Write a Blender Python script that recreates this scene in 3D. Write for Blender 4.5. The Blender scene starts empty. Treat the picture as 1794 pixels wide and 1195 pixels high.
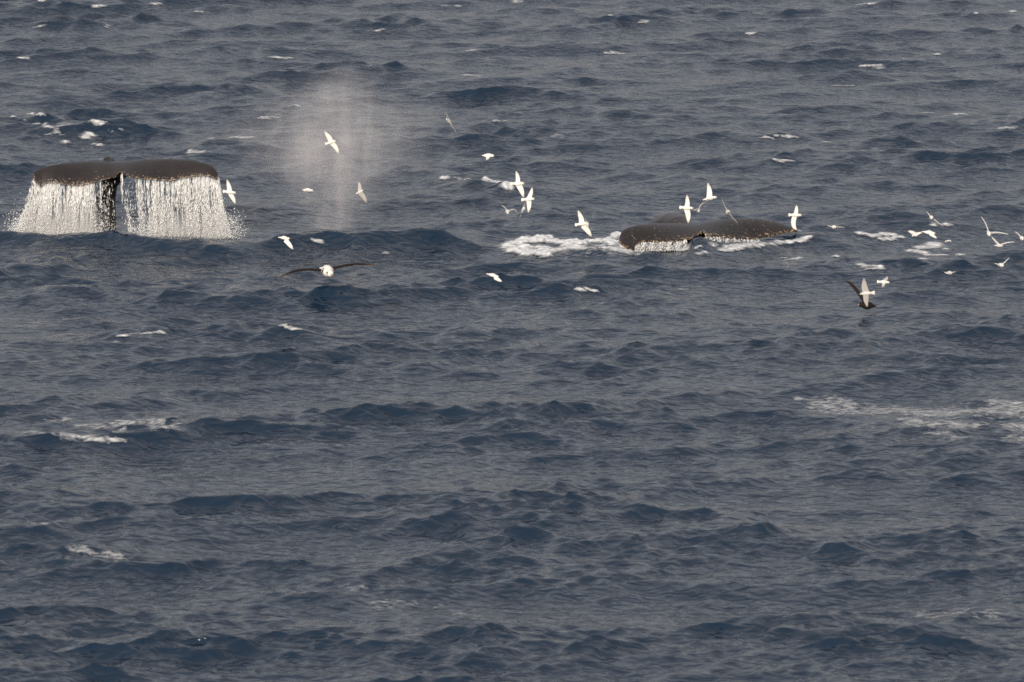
import bpy, math, random
import numpy as np
from mathutils import Vector, Matrix, kdtree

random.seed(7)
rng = np.random.default_rng(11)
scene = bpy.context.scene
COL = scene.collection

# ------------------------------------------------------------------ camera
CAM_H = 18.0
F = 10880.0                    # focal length in pixels of the 1794 px wide photograph
PITCH = math.radians(7.804)    # looking slightly down on the sea from a ship's deck
cam_d = bpy.data.cameras.new('camera')
cam = bpy.data.objects.new('camera', cam_d)
COL.objects.link(cam)
cam.location = (0, 0, CAM_H)
cam.rotation_euler = (math.pi / 2 - PITCH, 0, 0)
cam_d.sensor_width = 36.0
cam_d.lens = 36.0 * F / 1794.0
cam_d.clip_start = 1.0
cam_d.clip_end = 30000.0
cam_d.dof.use_dof = True
cam_d.dof.focus_distance = 149.0
cam_d.dof.aperture_fstop = 3.6
scene.camera = cam

# ------------------------------------------------------------------ sky and sun
SUN_EL, SUN_AZ = math.radians(17), math.atan2(-0.30, -0.95)   # low, behind the camera
world = bpy.data.worlds.new('World')
scene.world = world
world.use_nodes = True
wn = world.node_tree
wn.nodes.clear()
w_out = wn.nodes.new('ShaderNodeOutputWorld')
w_bg = wn.nodes.new('ShaderNodeBackground')
w_sky = wn.nodes.new('ShaderNodeTexSky')
w_sky.sky_type = 'NISHITA'
w_sky.sun_disc = False
w_sky.sun_elevation = SUN_EL
w_sky.sun_rotation = SUN_AZ
w_sky.dust_density = 4.0
w_sky.air_density = 1.0
w_mix = wn.nodes.new('ShaderNodeMix')
w_mix.data_type = 'RGBA'
w_mix.inputs[0].default_value = 0.72       # mostly a veil of even warm grey cloud
wn.links.new(w_sky.outputs[0], w_mix.inputs[6])
w_tc = wn.nodes.new('ShaderNodeTexCoord')
w_sep = wn.nodes.new('ShaderNodeSeparateXYZ')
wn.links.new(w_tc.outputs['Generated'], w_sep.inputs[0])
w_map = wn.nodes.new('ShaderNodeMapRange')            # overcast: paler overhead than at the horizon, the same all round
w_map.inputs[1].default_value = 0.0; w_map.inputs[2].default_value = 1.0
w_map.inputs[3].default_value = 0.80; w_map.inputs[4].default_value = 1.5
wn.links.new(w_sep.outputs['Z'], w_map.inputs[0])
w_sc = wn.nodes.new('ShaderNodeVectorMath'); w_sc.operation = 'SCALE'
w_sc.inputs[0].default_value = (4.05, 3.78, 3.75)
wn.links.new(w_map.outputs[0], w_sc.inputs['Scale'])
wn.links.new(w_sc.outputs[0], w_mix.inputs[7])
wn.links.new(w_mix.outputs[2], w_bg.inputs[0])
w_bg.inputs[1].default_value = 0.15
wn.links.new(w_bg.outputs[0], w_out.inputs[0])

sun_d = bpy.data.lights.new('sun', 'SUN')
sun_d.energy = 4.0
sun_d.angle = math.radians(0.5)
sun_d.color = (1.0, 0.93, 0.83)
sun = bpy.data.objects.new('sun', sun_d)
COL.objects.link(sun)
sv = Vector((math.sin(SUN_AZ) * math.cos(SUN_EL), math.cos(SUN_AZ) * math.cos(SUN_EL), math.sin(SUN_EL)))
sun.rotation_euler = sv.to_track_quat('Z', 'Y').to_euler()
sun.location = sv * 200

scene.view_settings.view_transform = 'Standard'
scene.view_settings.look = 'None'
scene.view_settings.exposure = 0.0
scene.view_settings.gamma = 1.0
scene.view_settings.use_curve_mapping = False
scene.cycles.use_denoising = False
scene.cycles.max_bounces = 6
scene.cycles.volume_bounces = 1
scene.cycles.filter_width = 1.6

# ------------------------------------------------------------------ helpers
def ray(px, py):
    v = Vector((px - 897.0, F, -(py - 597.5)))
    return Matrix.Rotation(-PITCH, 3, 'X') @ v

def at(px, py, Y):
    d = ray(px, py)
    return Vector((0, 0, CAM_H)) + d * (Y / d.y)

def m_per_px(Y):
    return Y / math.cos(math.radians(6.8)) / F

def tag(o, label=None, cat=None, group=None, kind=None):
    if label: o['label'] = label
    if cat: o['category'] = cat
    if group: o['group'] = group
    if kind: o['kind'] = kind
    return o

def smooth(a, b, x):
    t = np.clip((x - a) / (b - a), 0, 1)
    return t * t * (3 - 2 * t)

def _hash(ix, iy, seed):
    n = (ix.astype(np.int64) * 374761393 + iy.astype(np.int64) * 668265263 + seed * 1274126177) & 0x7fffffff
    n = ((n ^ (n >> 13)) * 1274126177) & 0x7fffffff
    return ((n ^ (n >> 16)) & 0xffff) / 65535.0

def vnoise(x, y, seed=0):
    x = np.asarray(x, float); y = np.asarray(y, float)
    ix = np.floor(x); iy = np.floor(y)
    fx = x - ix; fy = y - iy
    fx = fx * fx * (3 - 2 * fx); fy = fy * fy * (3 - 2 * fy)
    a = _hash(ix, iy, seed); b = _hash(ix + 1, iy, seed)
    c = _hash(ix, iy + 1, seed); d = _hash(ix + 1, iy + 1, seed)
    return (a * (1 - fx) + b * fx) * (1 - fy) + (c * (1 - fx) + d * fx) * fy

def fbm(x, y, seed=0, octv=4):
    s = 0; amp = 0.5; tot = 0
    for i in range(octv):
        s = s + amp * vnoise(x * 2 ** i + 17.3 * i, y * 2 ** i - 9.1 * i, seed + i)
        tot += amp; amp *= 0.55
    return s / tot

def mesh_np(name, verts, faces, mat=None, smooth_=True, parent=None):
    verts = np.asarray(verts, np.float32); faces = np.asarray(faces, np.int32)
    me = bpy.data.meshes.new(name)
    n = faces.shape[1]
    me.vertices.add(len(verts)); me.vertices.foreach_set('co', verts.ravel())
    me.loops.add(faces.size); me.loops.foreach_set('vertex_index', faces.ravel())
    me.polygons.add(len(faces))
    me.polygons.foreach_set('loop_start', np.arange(0, faces.size, n, dtype=np.int32))
    me.polygons.foreach_set('use_smooth', np.full(len(faces), smooth_))
    me.update(calc_edges=True)
    if mat: me.materials.append(mat)
    o = bpy.data.objects.new(name, me)
    COL.objects.link(o)
    if parent: o.parent = parent
    return o

def new_mat(name):
    m = bpy.data.materials.new(name); m.use_nodes = True
    nt = m.node_tree
    return m, nt, nt.nodes['Principled BSDF']

def N(nt, typ, **kw):
    n = nt.nodes.new(typ)
    for k, v in kw.items(): setattr(n, k, v)
    return n

# ------------------------------------------------------------------ materials
def mat_water():
    m, nt, b = new_mat('sea_water')
    b.inputs['Base Color'].default_value = (0.005, 0.017, 0.036, 1)
    b.inputs['Roughness'].default_value = 0.16
    b.inputs['IOR'].default_value = 1.333
    tc = N(nt, 'ShaderNodeTexCoord')
    mp = N(nt, 'ShaderNodeMapping'); mp.inputs['Scale'].default_value = (0.8, 1.1, 1.0)
    mp.inputs['Rotation'].default_value = (0, 0, 0.22)
    nt.links.new(tc.outputs['Object'], mp.inputs[0])
    n1 = N(nt, 'ShaderNodeTexNoise'); n1.inputs['Scale'].default_value = 3.6
    n1.inputs['Detail'].default_value = 1.4; n1.inputs['Roughness'].default_value = 0.5; n1.inputs['Distortion'].default_value = 0.6
    nt.links.new(mp.outputs[0], n1.inputs[0])
    bp = N(nt, 'ShaderNodeBump'); bp.inputs['Strength'].default_value = 1.0; bp.inputs['Distance'].default_value = 0.085
    nt.links.new(n1.outputs[0], bp.inputs['Height'])
    nt.links.new(bp.outputs[0], b.inputs['Normal'])
    return m

def mat_foam():
    m, nt, b = new_mat('sea_foam')
    b.inputs['Roughness'].default_value = 0.6
    tc = N(nt, 'ShaderNodeTexCoord')
    mp = N(nt, 'ShaderNodeMapping'); mp.inputs['Scale'].default_value = (0.6, 0.9, 1.0)
    nt.links.new(tc.outputs['Object'], mp.inputs[0])
    n1 = N(nt, 'ShaderNodeTexNoise'); n1.inputs['Scale'].default_value = 11; n1.inputs['Detail'].default_value = 3
    nt.links.new(mp.outputs[0], n1.inputs[0])
    cr = N(nt, 'ShaderNodeValToRGB')
    cr.color_ramp.elements[0].position = 0.3; cr.color_ramp.elements[0].color = (0.42, 0.46, 0.49, 1)
    cr.color_ramp.elements[1].position = 0.6; cr.color_ramp.elements[1].color = (0.74, 0.735, 0.725, 1)
    nt.links.new(n1.outputs[0], cr.inputs[0]); nt.links.new(cr.outputs[0], b.inputs['Base Color'])
    # thin froth lets the dark water through
    at_ = N(nt, 'ShaderNodeAttribute', attribute_name='cover')
    ad = N(nt, 'ShaderNodeMath', operation='MULTIPLY_ADD'); ad.inputs[1].default_value = 0.9
    nt.links.new(n1.outputs[0], ad.inputs[0]); nt.links.new(at_.outputs['Fac'], ad.inputs[2])
    mr = N(nt, 'ShaderNodeMapRange'); mr.inputs[1].default_value = 0.52; mr.inputs[2].default_value = 1.2
    nt.links.new(ad.outputs[0], mr.inputs[0])
    nt.links.new(mr.outputs[0], b.inputs['Alpha'])
    return m

def mat_drops():
    m, nt, b = new_mat('white_water')
    b.inputs['Base Color'].default_value = (0.87, 0.87, 0.86, 1)
    b.inputs['Roughness'].default_value = 0.4
    return m

def mat_whale():
    m, nt, b = new_mat('wet_whale_skin')
    tc = N(nt, 'ShaderNodeTexCoord')
    at_ = N(nt, 'ShaderNodeAttribute', attribute_name='edge')
    n1 = N(nt, 'ShaderNodeTexNoise'); n1.inputs['Scale'].default_value = 2.2; n1.inputs['Detail'].default_value = 6
    nt.links.new(tc.outputs['Object'], n1.inputs[0])
    cr = N(nt, 'ShaderNodeValToRGB')
    cr.color_ramp.elements[0].position = 0.3; cr.color_ramp.elements[0].color = (0.008, 0.0066, 0.0062, 1)
    cr.color_ramp.elements[1].position = 0.75; cr.color_ramp.elements[1].color = (0.022, 0.0162, 0.0155, 1)
    nt.links.new(n1.outputs[0], cr.inputs[0])
    # barnacles, scars and pale nicks crowd along the trailing edge and the tips
    n2 = N(nt, 'ShaderNodeTexNoise'); n2.inputs['Scale'].default_value = 17; n2.inputs['Detail'].default_value = 3
    n2.inputs['Roughness'].default_value = 0.7
    nt.links.new(tc.outputs['Object'], n2.inputs[0])
    add = N(nt, 'ShaderNodeMath', operation='MULTIPLY_ADD'); add.inputs[1].default_value = 0.26
    nt.links.new(at_.outputs['Fac'], add.inputs[0]); nt.links.new(n2.outputs[0], add.inputs[2])
    r2 = N(nt, 'ShaderNodeMapRange'); r2.inputs[1].default_value = 0.765; r2.inputs[2].default_value = 0.83
    nt.links.new(add.outputs[0], r2.inputs[0])
    n3 = N(nt, 'ShaderNodeTexNoise'); n3.inputs['Scale'].default_value = 9
    nt.links.new(tc.outputs['Object'], n3.inputs[0])
    cr2 = N(nt, 'ShaderNodeValToRGB')
    cr2.color_ramp.elements[0].position = 0.42; cr2.color_ramp.elements[0].color = (0.10, 0.055, 0.022, 1)
    cr2.color_ramp.elements[1].position = 0.6; cr2.color_ramp.elements[1].color = (0.34, 0.26, 0.18, 1)
    nt.links.new(n3.outputs[0], cr2.inputs[0])
    mx = N(nt, 'ShaderNodeMix', data_type='RGBA')
    nt.links.new(r2.outputs[0], mx.inputs[0]); nt.links.new(cr.outputs[0], mx.inputs[6]); nt.links.new(cr2.outputs[0], mx.inputs[7])
    nt.links.new(mx.outputs[2], b.inputs['Base Color'])
    b.inputs['Roughness'].default_value = 0.33
    b.inputs['Specular IOR Level'].default_value = 0.45
    bp = N(nt, 'ShaderNodeBump'); bp.inputs['Strength'].default_value = 0.5; bp.inputs['Distance'].default_value = 0.03
    nt.links.new(n2.outputs[0], bp.inputs['Height']); nt.links.new(bp.outputs[0], b.inputs['Normal'])
    return m

def mat_bird():
    m, nt, b = new_mat('plumage')
    a = N(nt, 'ShaderNodeAttribute', attribute_name='tint')
    tc = N(nt, 'ShaderNodeTexCoord')
    n = N(nt, 'ShaderNodeTexNoise'); n.inputs['Scale'].default_value = 22
    nt.links.new(tc.outputs['Object'], n.inputs[0])
    mr = N(nt, 'ShaderNodeMapRange'); mr.inputs[3].default_value = 0.86; mr.inputs[4].default_value = 1.06
    nt.links.new(n.outputs[0], mr.inputs[0])
    mx = N(nt, 'ShaderNodeVectorMath', operation='SCALE')
    nt.links.new(a.outputs['Color'], mx.inputs[0]); nt.links.new(mr.outputs[0], mx.inputs['Scale'])
    nt.links.new(mx.outputs[0], b.inputs['Base Color'])
    b.inputs['Roughness'].default_value = 0.75
    b.inputs['Specular IOR Level'].default_value = 0.12
    return m

def mat_plain(name, col, rough=0.5):
    m, nt, b = new_mat(name)
    n = N(nt, 'ShaderNodeTexNoise'); n.inputs['Scale'].default_value = 40
    tc = N(nt, 'ShaderNodeTexCoord'); nt.links.new(tc.outputs['Object'], n.inputs[0])
    cr = N(nt, 'ShaderNodeValToRGB')
    cr.color_ramp.elements[0].color = tuple(c * 0.8 for c in col) + (1,)
    cr.color_ramp.elements[1].color = tuple(min(1, c * 1.2) for c in col) + (1,)
    nt.links.new(n.outputs[0], cr.inputs[0]); nt.links.new(cr.outputs[0], b.inputs['Base Color'])
    b.inputs['Roughness'].default_value = rough
    return m

M_WATER, M_FOAM, M_DROPS, M_WHALE, M_BIRD = mat_water(), mat_foam(), mat_drops(), mat_whale(), mat_bird()
M_BEAK_DARK = mat_plain('dark_beak', (0.05, 0.045, 0.04))
M_BEAK_PINK = mat_plain('pink_beak', (0.55, 0.30, 0.20))

# ------------------------------------------------------------------ the sea
NW = 300
lam = np.exp(rng.uniform(math.log(0.24), math.log(13.0), NW))
lam = np.sort(lam)[::-1]
k = 2 * np.pi / lam
main = math.radians(-90 + 14)                     # waves run towards the camera
spread = np.interp(np.log(lam), [math.log(0.3), math.log(2), math.log(13)], [0.80, 0.56, 0.42])
ang = main + rng.normal(0, 1, NW) * spread
MSS = 0.028
ka = math.sqrt(2 * MSS / NW) * np.interp(np.log(lam), [math.log(0.24), math.log(0.6), math.log(1.6), math.log(4), math.log(7), math.log(13)], [1.4, 1.5, 1.35, 1.05, 0.9, 0.6])
amp = ka / k
ph = rng.uniform(0, 2 * np.pi, NW)
CH = 1.30
longw = lam > 2.6
SIG_LONG = math.sqrt((amp[longw] ** 2).sum() / 2)

# single crests that can be told apart: (px, py, half width px, height m, half depth m, skew)
RIDGES = []
DAMP = []          # (x, y, rx, ry, amount) calmer water so that a chosen crest reads

def add_ridge(px, py, hw, h, hd=0.8, tilt=0.0):
    h *= 0.50 if py > 450 else 0.7; hd *= 0.8
    """a crest whose top shows at (px, py) in the photograph's pixels, standing at its own place on the water"""
    d = ray(px, py)
    t = (CAM_H - h) / -d.z
    x, y = d.x * t, d.y * t
    RIDGES.append((x, y, hw * 1.35 * m_per_px(y), h, hd, tilt))

CRESTS = []
def add_crest(pts, hd):
    """one long wave crest given by points (px, py, height in m) along its top"""
    q = []
    for (px, py, h) in pts:
        d = ray(px, py); t = (CAM_H - h) / -d.z
        q.append((d.x * t, d.y * t, h))
    CRESTS.append((np.array(q), hd))

def ocean(u, v, sp):
    u = np.asarray(u, np.float32); v = np.asarray(v, np.float32); sp = np.asarray(sp, np.float32)
    X = np.zeros_like(u); Y = np.zeros_like(u); Z = np.zeros_like(u)
    damp = np.ones_like(u)
    for (dx, dy, rx, ry, am) in DAMP:
        damp *= 1 - am * np.exp(-(((u - dx) / rx) ** 2 + ((v - dy) / ry) ** 2))
    wl = damp
    for pas in (0, 1):
        for i in np.nonzero(longw if pas == 0 else ~longw)[0]:
            w = np.clip((lam[i] / sp - 1.9) / 2.0, 0, 1) * wl
            idx = w > 1e-3
            if not idx.any(): continue
            uu = u[idx]; vv = v[idx]; ww = w[idx] * np.float32(amp[i])
            cx, cy = math.cos(ang[i]), math.sin(ang[i])
            p = (uu * np.float32(k[i] * cx) + vv * np.float32(k[i] * cy) + np.float32(ph[i])) % np.float32(2 * np.pi)
            s = np.sin(p) * ww; c = np.cos(p) * ww
            Z[idx] += c; X[idx] -= np.float32(cx * CH) * s; Y[idx] -= np.float32(cy * CH) * s
        if pas == 0:
            for (rx, ry, hw, h, hd, tilt) in RIDGES:
                sel = (np.abs(u - rx) < hw * 2.6) & (np.abs(v - ry) < hd * 6 + abs(tilt) * hw * 3)
                if not sel.any(): continue
                uu = u[sel] - rx; vv = v[sel] - ry
                wob = fbm(uu / 0.8 + rx, vv * 0.35 + 3.1, 9, 3) - 0.5
                vv = (vv - tilt * uu - 0.9 * wob) / hd
                q = np.where(vv < 0, -vv, vv / 2.0)
                prof = np.exp(-1.5 * (np.sqrt(q * q + 0.12) - 0.3464))
                env = np.exp(-np.abs(uu / hw) ** 2.2) * (0.85 + 0.7 * wob)
                Z[sel] += h * prof * env
                Y[sel] -= 0.3 * h * prof * env
            for (q, hd) in CRESTS:
                sel = (u > q[0, 0]) & (u < q[-1, 0]) & (np.abs(v - q[:, 1].mean()) < 9)
                if not sel.any(): continue
                uu = u[sel]; yy = np.interp(uu, q[:, 0], q[:, 1]); hh = np.interp(uu, q[:, 0], q[:, 2])
                wob = fbm(uu / 0.9, v[sel] * 0.3, 14, 3) - 0.5
                vv = (v[sel] - yy - 0.5 * wob) / hd
                qq = np.where(vv < 0, -vv, vv / 1.9)
                prof = np.exp(-1.5 * (np.sqrt(qq * qq + 0.10) - 0.3162))
                Z[sel] += hh * prof * (1 + 0.25 * wob)
                Y[sel] -= 0.25 * hh * prof
            # short waves pile up on the long crests and in gusty patches, troughs stay smoother
            patch = fbm(u / 6.0, v / 11.0, 5, 2)
            wl = (np.clip(0.95 + 0.30 * Z / SIG_LONG, 0.4, 1.45) * np.clip(0.4 + 1.2 * patch, 0.5, 1.35)).astype(np.float32)
            wl = wl * (0.5 + 0.5 * damp)
    return u + X, v + Y, Z

# whales: where they stand (needed before the sea is shaped)
LW = at(220, 415, 150.0); LW.z = 0
RW = at(1230, 430, 148.0); RW.z = 0
DAMP += [(LW.x, 149.0, 4.2, 3.4, 0.75), (RW.x, 147.4, 4.0, 3.2, 0.7), (LW.x + 5.5, 149.0, 3.5, 2.5, 0.5)]
for (px, py, rx, ry, am) in ((730, 712, 2.6, 4.0, .5), (480, 615, 2.6, 4.0, .35), (430, 745, 2.0, 3.0, .4)):
    d_ = ray(px, py); t_ = CAM_H / -d_.z; DAMP.append((d_.x * t_, d_.y * t_, rx, ry, am))

# the crest in front of the diving whale, running on to the right
add_crest([(-60, 409, .30), (0, 406, .33), (60, 409, .33), (120, 409, .34), (165, 408, .35), (188, 404, .38), (215, 410, .35), (250, 416, .32), (310, 422, .29),
           (390, 428, .26), (450, 426, .22), (520, 416, .27), (580, 413, .30), (640, 411, .32), (700, 405, .35), (722, 402, .38), (760, 409, .30), (830, 416, .16), (900, 418, .0)], 0.75)
add_crest([(1170, 432, .0), (1200, 424, .16), (1212, 417, .32), (1226, 412, .38), (1245, 418, .28), (1270, 424, .20), (1320, 424, .16), (1370, 413, .16), (1400, 405, .22), (1440, 408, .22), (1500, 414, .18), (1570, 416, .0)], 0.7)
add_crest([(870, 452, .0), (930, 440, .10), (1010, 436, .14), (1080, 442, .12), (1130, 452, .10), (1200, 448, .08), (1300, 446, .0)], 0.6)
add_ridge(60, 458, 70, 0.5, 0.7)
add_ridge(80, 512, 60, 0.35, 0.6)
add_ridge(290, 520, 60, 0.3, 0.6)
# crests elsewhere
add_ridge(845, 316, 75, 0.45, 0.9, 0.03)
add_ridge(905, 222, 40, 0.35, 0.8)
add_ridge(150, 212, 90, 0.5, 1.1)
add_ridge(1040, 432, 70, 0.22, 0.8)
add_ridge(1650, 412, 60, 0.35, 0.8)
add_ridge(1180, 733, 60, 0.34, 0.5)
add_ridge(1390, 728, 70, 0.22, 0.5)
add_ridge(120, 765, 80, 0.30, 0.5)
add_ridge(10, 808, 40, 0.30, 0.4)
add_ridge(505, 866, 35, 0.26, 0.4)
add_ridge(770, 908, 60, 0.30, 0.45)
add_ridge(680, 924, 60, 0.20, 0.4)
add_ridge(910, 927, 34, 0.32, 0.4)
add_ridge(1335, 932, 45, 0.26, 0.4)
add_ridge(140, 958, 110, 0.34, 0.5, -0.05)
add_ridge(1100, 945, 50, 0.16, 0.35)
add_ridge(1485, 965, 40, 0.16, 0.3)
add_ridge(1660, 945, 50, 0.2, 0.4)
add_ridge(800, 1118, 90, 0.26, 0.4)
add_ridge(300, 1110, 70, 0.24, 0.4)
add_ridge(1050, 1105, 50, 0.22, 0.4)
add_ridge(510, 580, 60, 0.3, 0.6)
add_ridge(240, 585, 50, 0.3, 0.6)
add_ridge(1390, 1075, 60, 0.22, 0.4)
add_ridge(1690, 575, 60, 0.28, 0.5)

TH_IN = math.radians(6.6)
n_in = 640
th_in = np.linspace(-TH_IN, TH_IN, n_in)
dth = th_in[1] - th_in[0]
ext = []; t, s = TH_IN, dth
while t < math.pi:
    s *= 1.16; t += s; ext.append(min(t, math.pi))
th = np.concatenate([-np.array(ext[::-1]), th_in, np.array(ext)])
rr = [84.0]
while rr[-1] < 246: rr.append(rr[-1] + 0.088 * (rr[-1] / 93) ** 1.1)
s = rr[-1] - rr[-2]
while rr[-1] < 14000: s *= 1.12; rr.append(rr[-1] + s)
inner = [84.0]; s = 0.09
while inner[-1] > 6: s *= 1.15; inner.append(inner[-1] - s)
inner = [r for r in inner[1:] if r > 5]
rr = np.array(inner[::-1] + rr)
dr = np.gradient(rr); dt = np.gradient(th)
R2, T2 = np.meshgrid(rr, th, indexing='ij')
SP = np.maximum(dr[:, None] * 0.9, rr[:, None] * dt[None, :])
U = R2 * np.sin(T2); V = R2 * np.cos(T2)
xs, ys, zs = ocean(U.ravel(), V.ravel(), SP.ravel())
nr, nt_ = U.shape
ii = np.arange(nr * nt_).reshape(nr, nt_)
quads = np.stack([ii[:-1, :-1], ii[:-1, 1:], ii[1:, 1:], ii[1:, :-1]], -1).reshape(-1, 4)
sea = mesh_np('sea', np.stack([xs, ys, zs], 1), quads, M_WATER)
tag(sea, 'dark slate blue choppy open sea with wind ripples', 'sea', kind='structure')

# which bit of water shows at a pixel of the photograph (used to lay foam on the right wave)
PX = xs.reshape(nr, nt_).astype(float); PY = ys.reshape(nr, nt_).astype(float); PZ = zs.reshape(nr, nt_).astype(float)
cp, sp_ = math.cos(PITCH), math.sin(PITCH)
dz_ = PZ - CAM_H
depth = PY * cp - dz_ * sp_
IMX = 897 + F * PX / depth
IMY = 597.5 - F * (PY * sp_ + dz_ * cp) / depth
r_first = np.searchsorted(rr, 84.0)
r_last = np.searchsorted(rr, 250.0)

def hit(px, py):
    j = int(np.argmin(np.abs(IMX[r_first + 400] - px)))
    col = IMY[r_first:r_last, j]
    below = np.nonzero(col <= py)[0]
    i = r_first + (int(below[0]) if len(below) else r_last - r_first - 1)
    return U[i, j], V[i, j], PX[i, j], PY[i, j], PZ[i, j]

# ------------------------------------------------------------------ whales
def remesh(name, verts, faces, voxel, attrs, mat, smooth_iter=2):
    """fuse overlapping raw shells into one continuous skin and carry per-vertex values over"""
    me = bpy.data.meshes.new('raw'); me.from_pydata([tuple(v) for v in verts], [], faces); me.update()
    o = bpy.data.objects.new('raw', me); COL.objects.link(o)
    mo = o.modifiers.new('r', 'REMESH'); mo.mode = 'VOXEL'; mo.voxel_size = voxel
    if smooth_iter:
        sm = o.modifiers.new('s', 'SMOOTH'); sm.iterations = smooth_iter; sm.factor = 0.5
    dg = bpy.context.evaluated_depsgraph_get(); dg.update()
    new = bpy.data.meshes.new_from_object(o.evaluated_get(dg), depsgraph=dg)
    bpy.data.objects.remove(o); bpy.data.meshes.remove(me)
    new.name = name
    kd = kdtree.KDTree(len(verts))
    for i, v in enumerate(verts): kd.insert(v, i)
    kd.balance()
    near = [kd.find(v.co)[1] for v in new.vertices]
    for an, (typ, vals) in attrs.items():
        at_ = new.attributes.new(an, typ, 'POINT')
        arr = np.asarray(vals, np.float32)[near]
        at_.data.foreach_set('value' if typ == 'FLOAT' else 'color', arr.ravel())
    new.polygons.foreach_set('use_smooth', np.ones(len(new.polygons), bool))
    new.materials.clear(); new.materials.append(mat)
    ob = bpy.data.objects.new(name, new); COL.objects.link(ob)
    return ob

def grid_faces(n, m, closed=True, base=0):
    fs = []
    for i in range(n - 1):
        for j in range(m if closed else m - 1):
            a = base + i * m + j; b = base + i * m + (j + 1) % m
            fs.append((a, b, b + m, a + m))
    return fs

def tube(path, radii, ns=16, base=0):
    """closed tube; radii are (across, along) pairs"""
    vs, fs = [], []
    P = [Vector(p) for p in path]
    for i, p in enumerate(P):
        d = (P[min(i + 1, len(P) - 1)] - P[max(i - 1, 0)]).normalized()
        xa = Vector((1, 0, 0)); xa = (xa - d * xa.dot(d)).normalized(); ya = d.cross(xa)
        rx, ry = radii[i]
        for j in range(ns):
            t = 2 * math.pi * j / ns
            vs.append(p + xa * math.cos(t) * rx + ya * math.sin(t) * ry)
    fs = grid_faces(len(P), ns, True, base)
    fs.append(tuple(base + j for j in range(ns))[::-1])
    fs.append(tuple(base + (len(P) - 1) * ns + j for j in range(ns)))
    return vs, fs

def fluke(origin, Y0, top, bot, ylead, ytrail, thick, base=0, camber=0.06, ns=120, yaw=0.0):
    """tail fluke from the outline of its leading and trailing edges, with its own depth, camber and thickness"""
    mp = m_per_px(Y0)
    tx = np.array([p[0] for p in top]); tz = np.array([p[1] for p in top])
    bx = np.array([p[0] for p in bot]); bz = np.array([p[1] for p in bot])
    # parametrise both outlines by arc length either side of the notch
    def resample(x, z, s):
        d = np.concatenate([[0], np.cumsum(np.hypot(np.diff(x), np.diff(z)))]); d /= d[-1]
        return np.interp(s, d, x), np.interp(s, d, z)
    s = np.linspace(0, 1, ns)
    def split(x, z, xn):
        kk = int(np.argmin(np.abs(x - xn)))
        h = ns // 2
        a = resample(x[:kk + 1], z[:kk + 1], np.linspace(0, 1, h))
        b = resample(x[kk:], z[kk:], np.linspace(0, 1, ns - h + 1)[1:])
        return np.concatenate([a[0], b[0]]), np.concatenate([a[1], b[1]])
    Lx, Lz = split(tx, tz, top[[p[2] if len(p) > 2 else 0 for p in top].index(1)][0])
    Tx, Tz = split(bx, bz, bot[[p[2] if len(p) > 2 else 0 for p in bot].index(1)][0])
    hs = np.concatenate([np.linspace(-1, 0, ns // 2), np.linspace(0, 1, ns - ns // 2 + 1)[1:]])
    vs, edge, yts = [], [], []
    nv = 14
    oz = 0.0
    for i in range(ns):
        sk = yaw * (hs[i] if hs[i] > 0 else 0.5 * hs[i])
        yl = ylead(abs(hs[i])) + sk; yt = ytrail(abs(hs[i])) + sk; yts.append(yt)
        L = at(Lx[i], Lz[i], Y0 + yl) - origin; T = at(Tx[i], Tz[i], Y0 + yt) - origin
        th_ = thick * (1 - abs(hs[i]) ** 1.6) + 0.05
        ring = []
        for j in range(nv):                     # upper skin, leading to trailing
            v = j / (nv - 1)
            prof = (math.sin(math.pi * v ** 0.6) ** 0.8) if 0 < v < 1 else 0
            p = L.lerp(T, v) + Vector((0, 0.0, 1)) * (camber * math.sin(math.pi * v) * (1 - hs[i] ** 4) * min(1.0, 0.1 + 1.7 * abs(hs[i])))
            ring.append((p + Vector((0, -0.35, 0.94)) * (prof * th_ * 0.35 + 0.012), v))
        for j in range(nv - 1, -1, -1):
            v = j / (nv - 1)
            prof = (math.sin(math.pi * v ** 0.6) ** 0.8) if 0 < v < 1 else 0
            p = L.lerp(T, v) + Vector((0, 0.0, 1)) * (camber * math.sin(math.pi * v) * (1 - hs[i] ** 4) * min(1.0, 0.1 + 1.7 * abs(hs[i])))
            ring.append((p - Vector((0, -0.35, 0.94)) * (prof * th_ * 0.65 + 0.012), v))
        for (p, v) in ring:
            vs.append(p); e = max(v ** 3.0, 0.0)
            tipd = max(0.0, (abs(hs[i]) - 0.80) / 0.20)
            edge.append(min(1.0, max(e, 0.95 * tipd ** 1.6)))
    m = 2 * nv
    fs = grid_faces(ns, m, True, base)
    fs.append(tuple(base + j for j in range(m))); fs.append(tuple(base + (ns - 1) * m + j for j in range(m))[::-1])
    trail = [(at(Tx[i], Tz[i], Y0 + yts[i]), hs[i]) for i in range(ns)]
    return vs, fs, edge, trail

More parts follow.
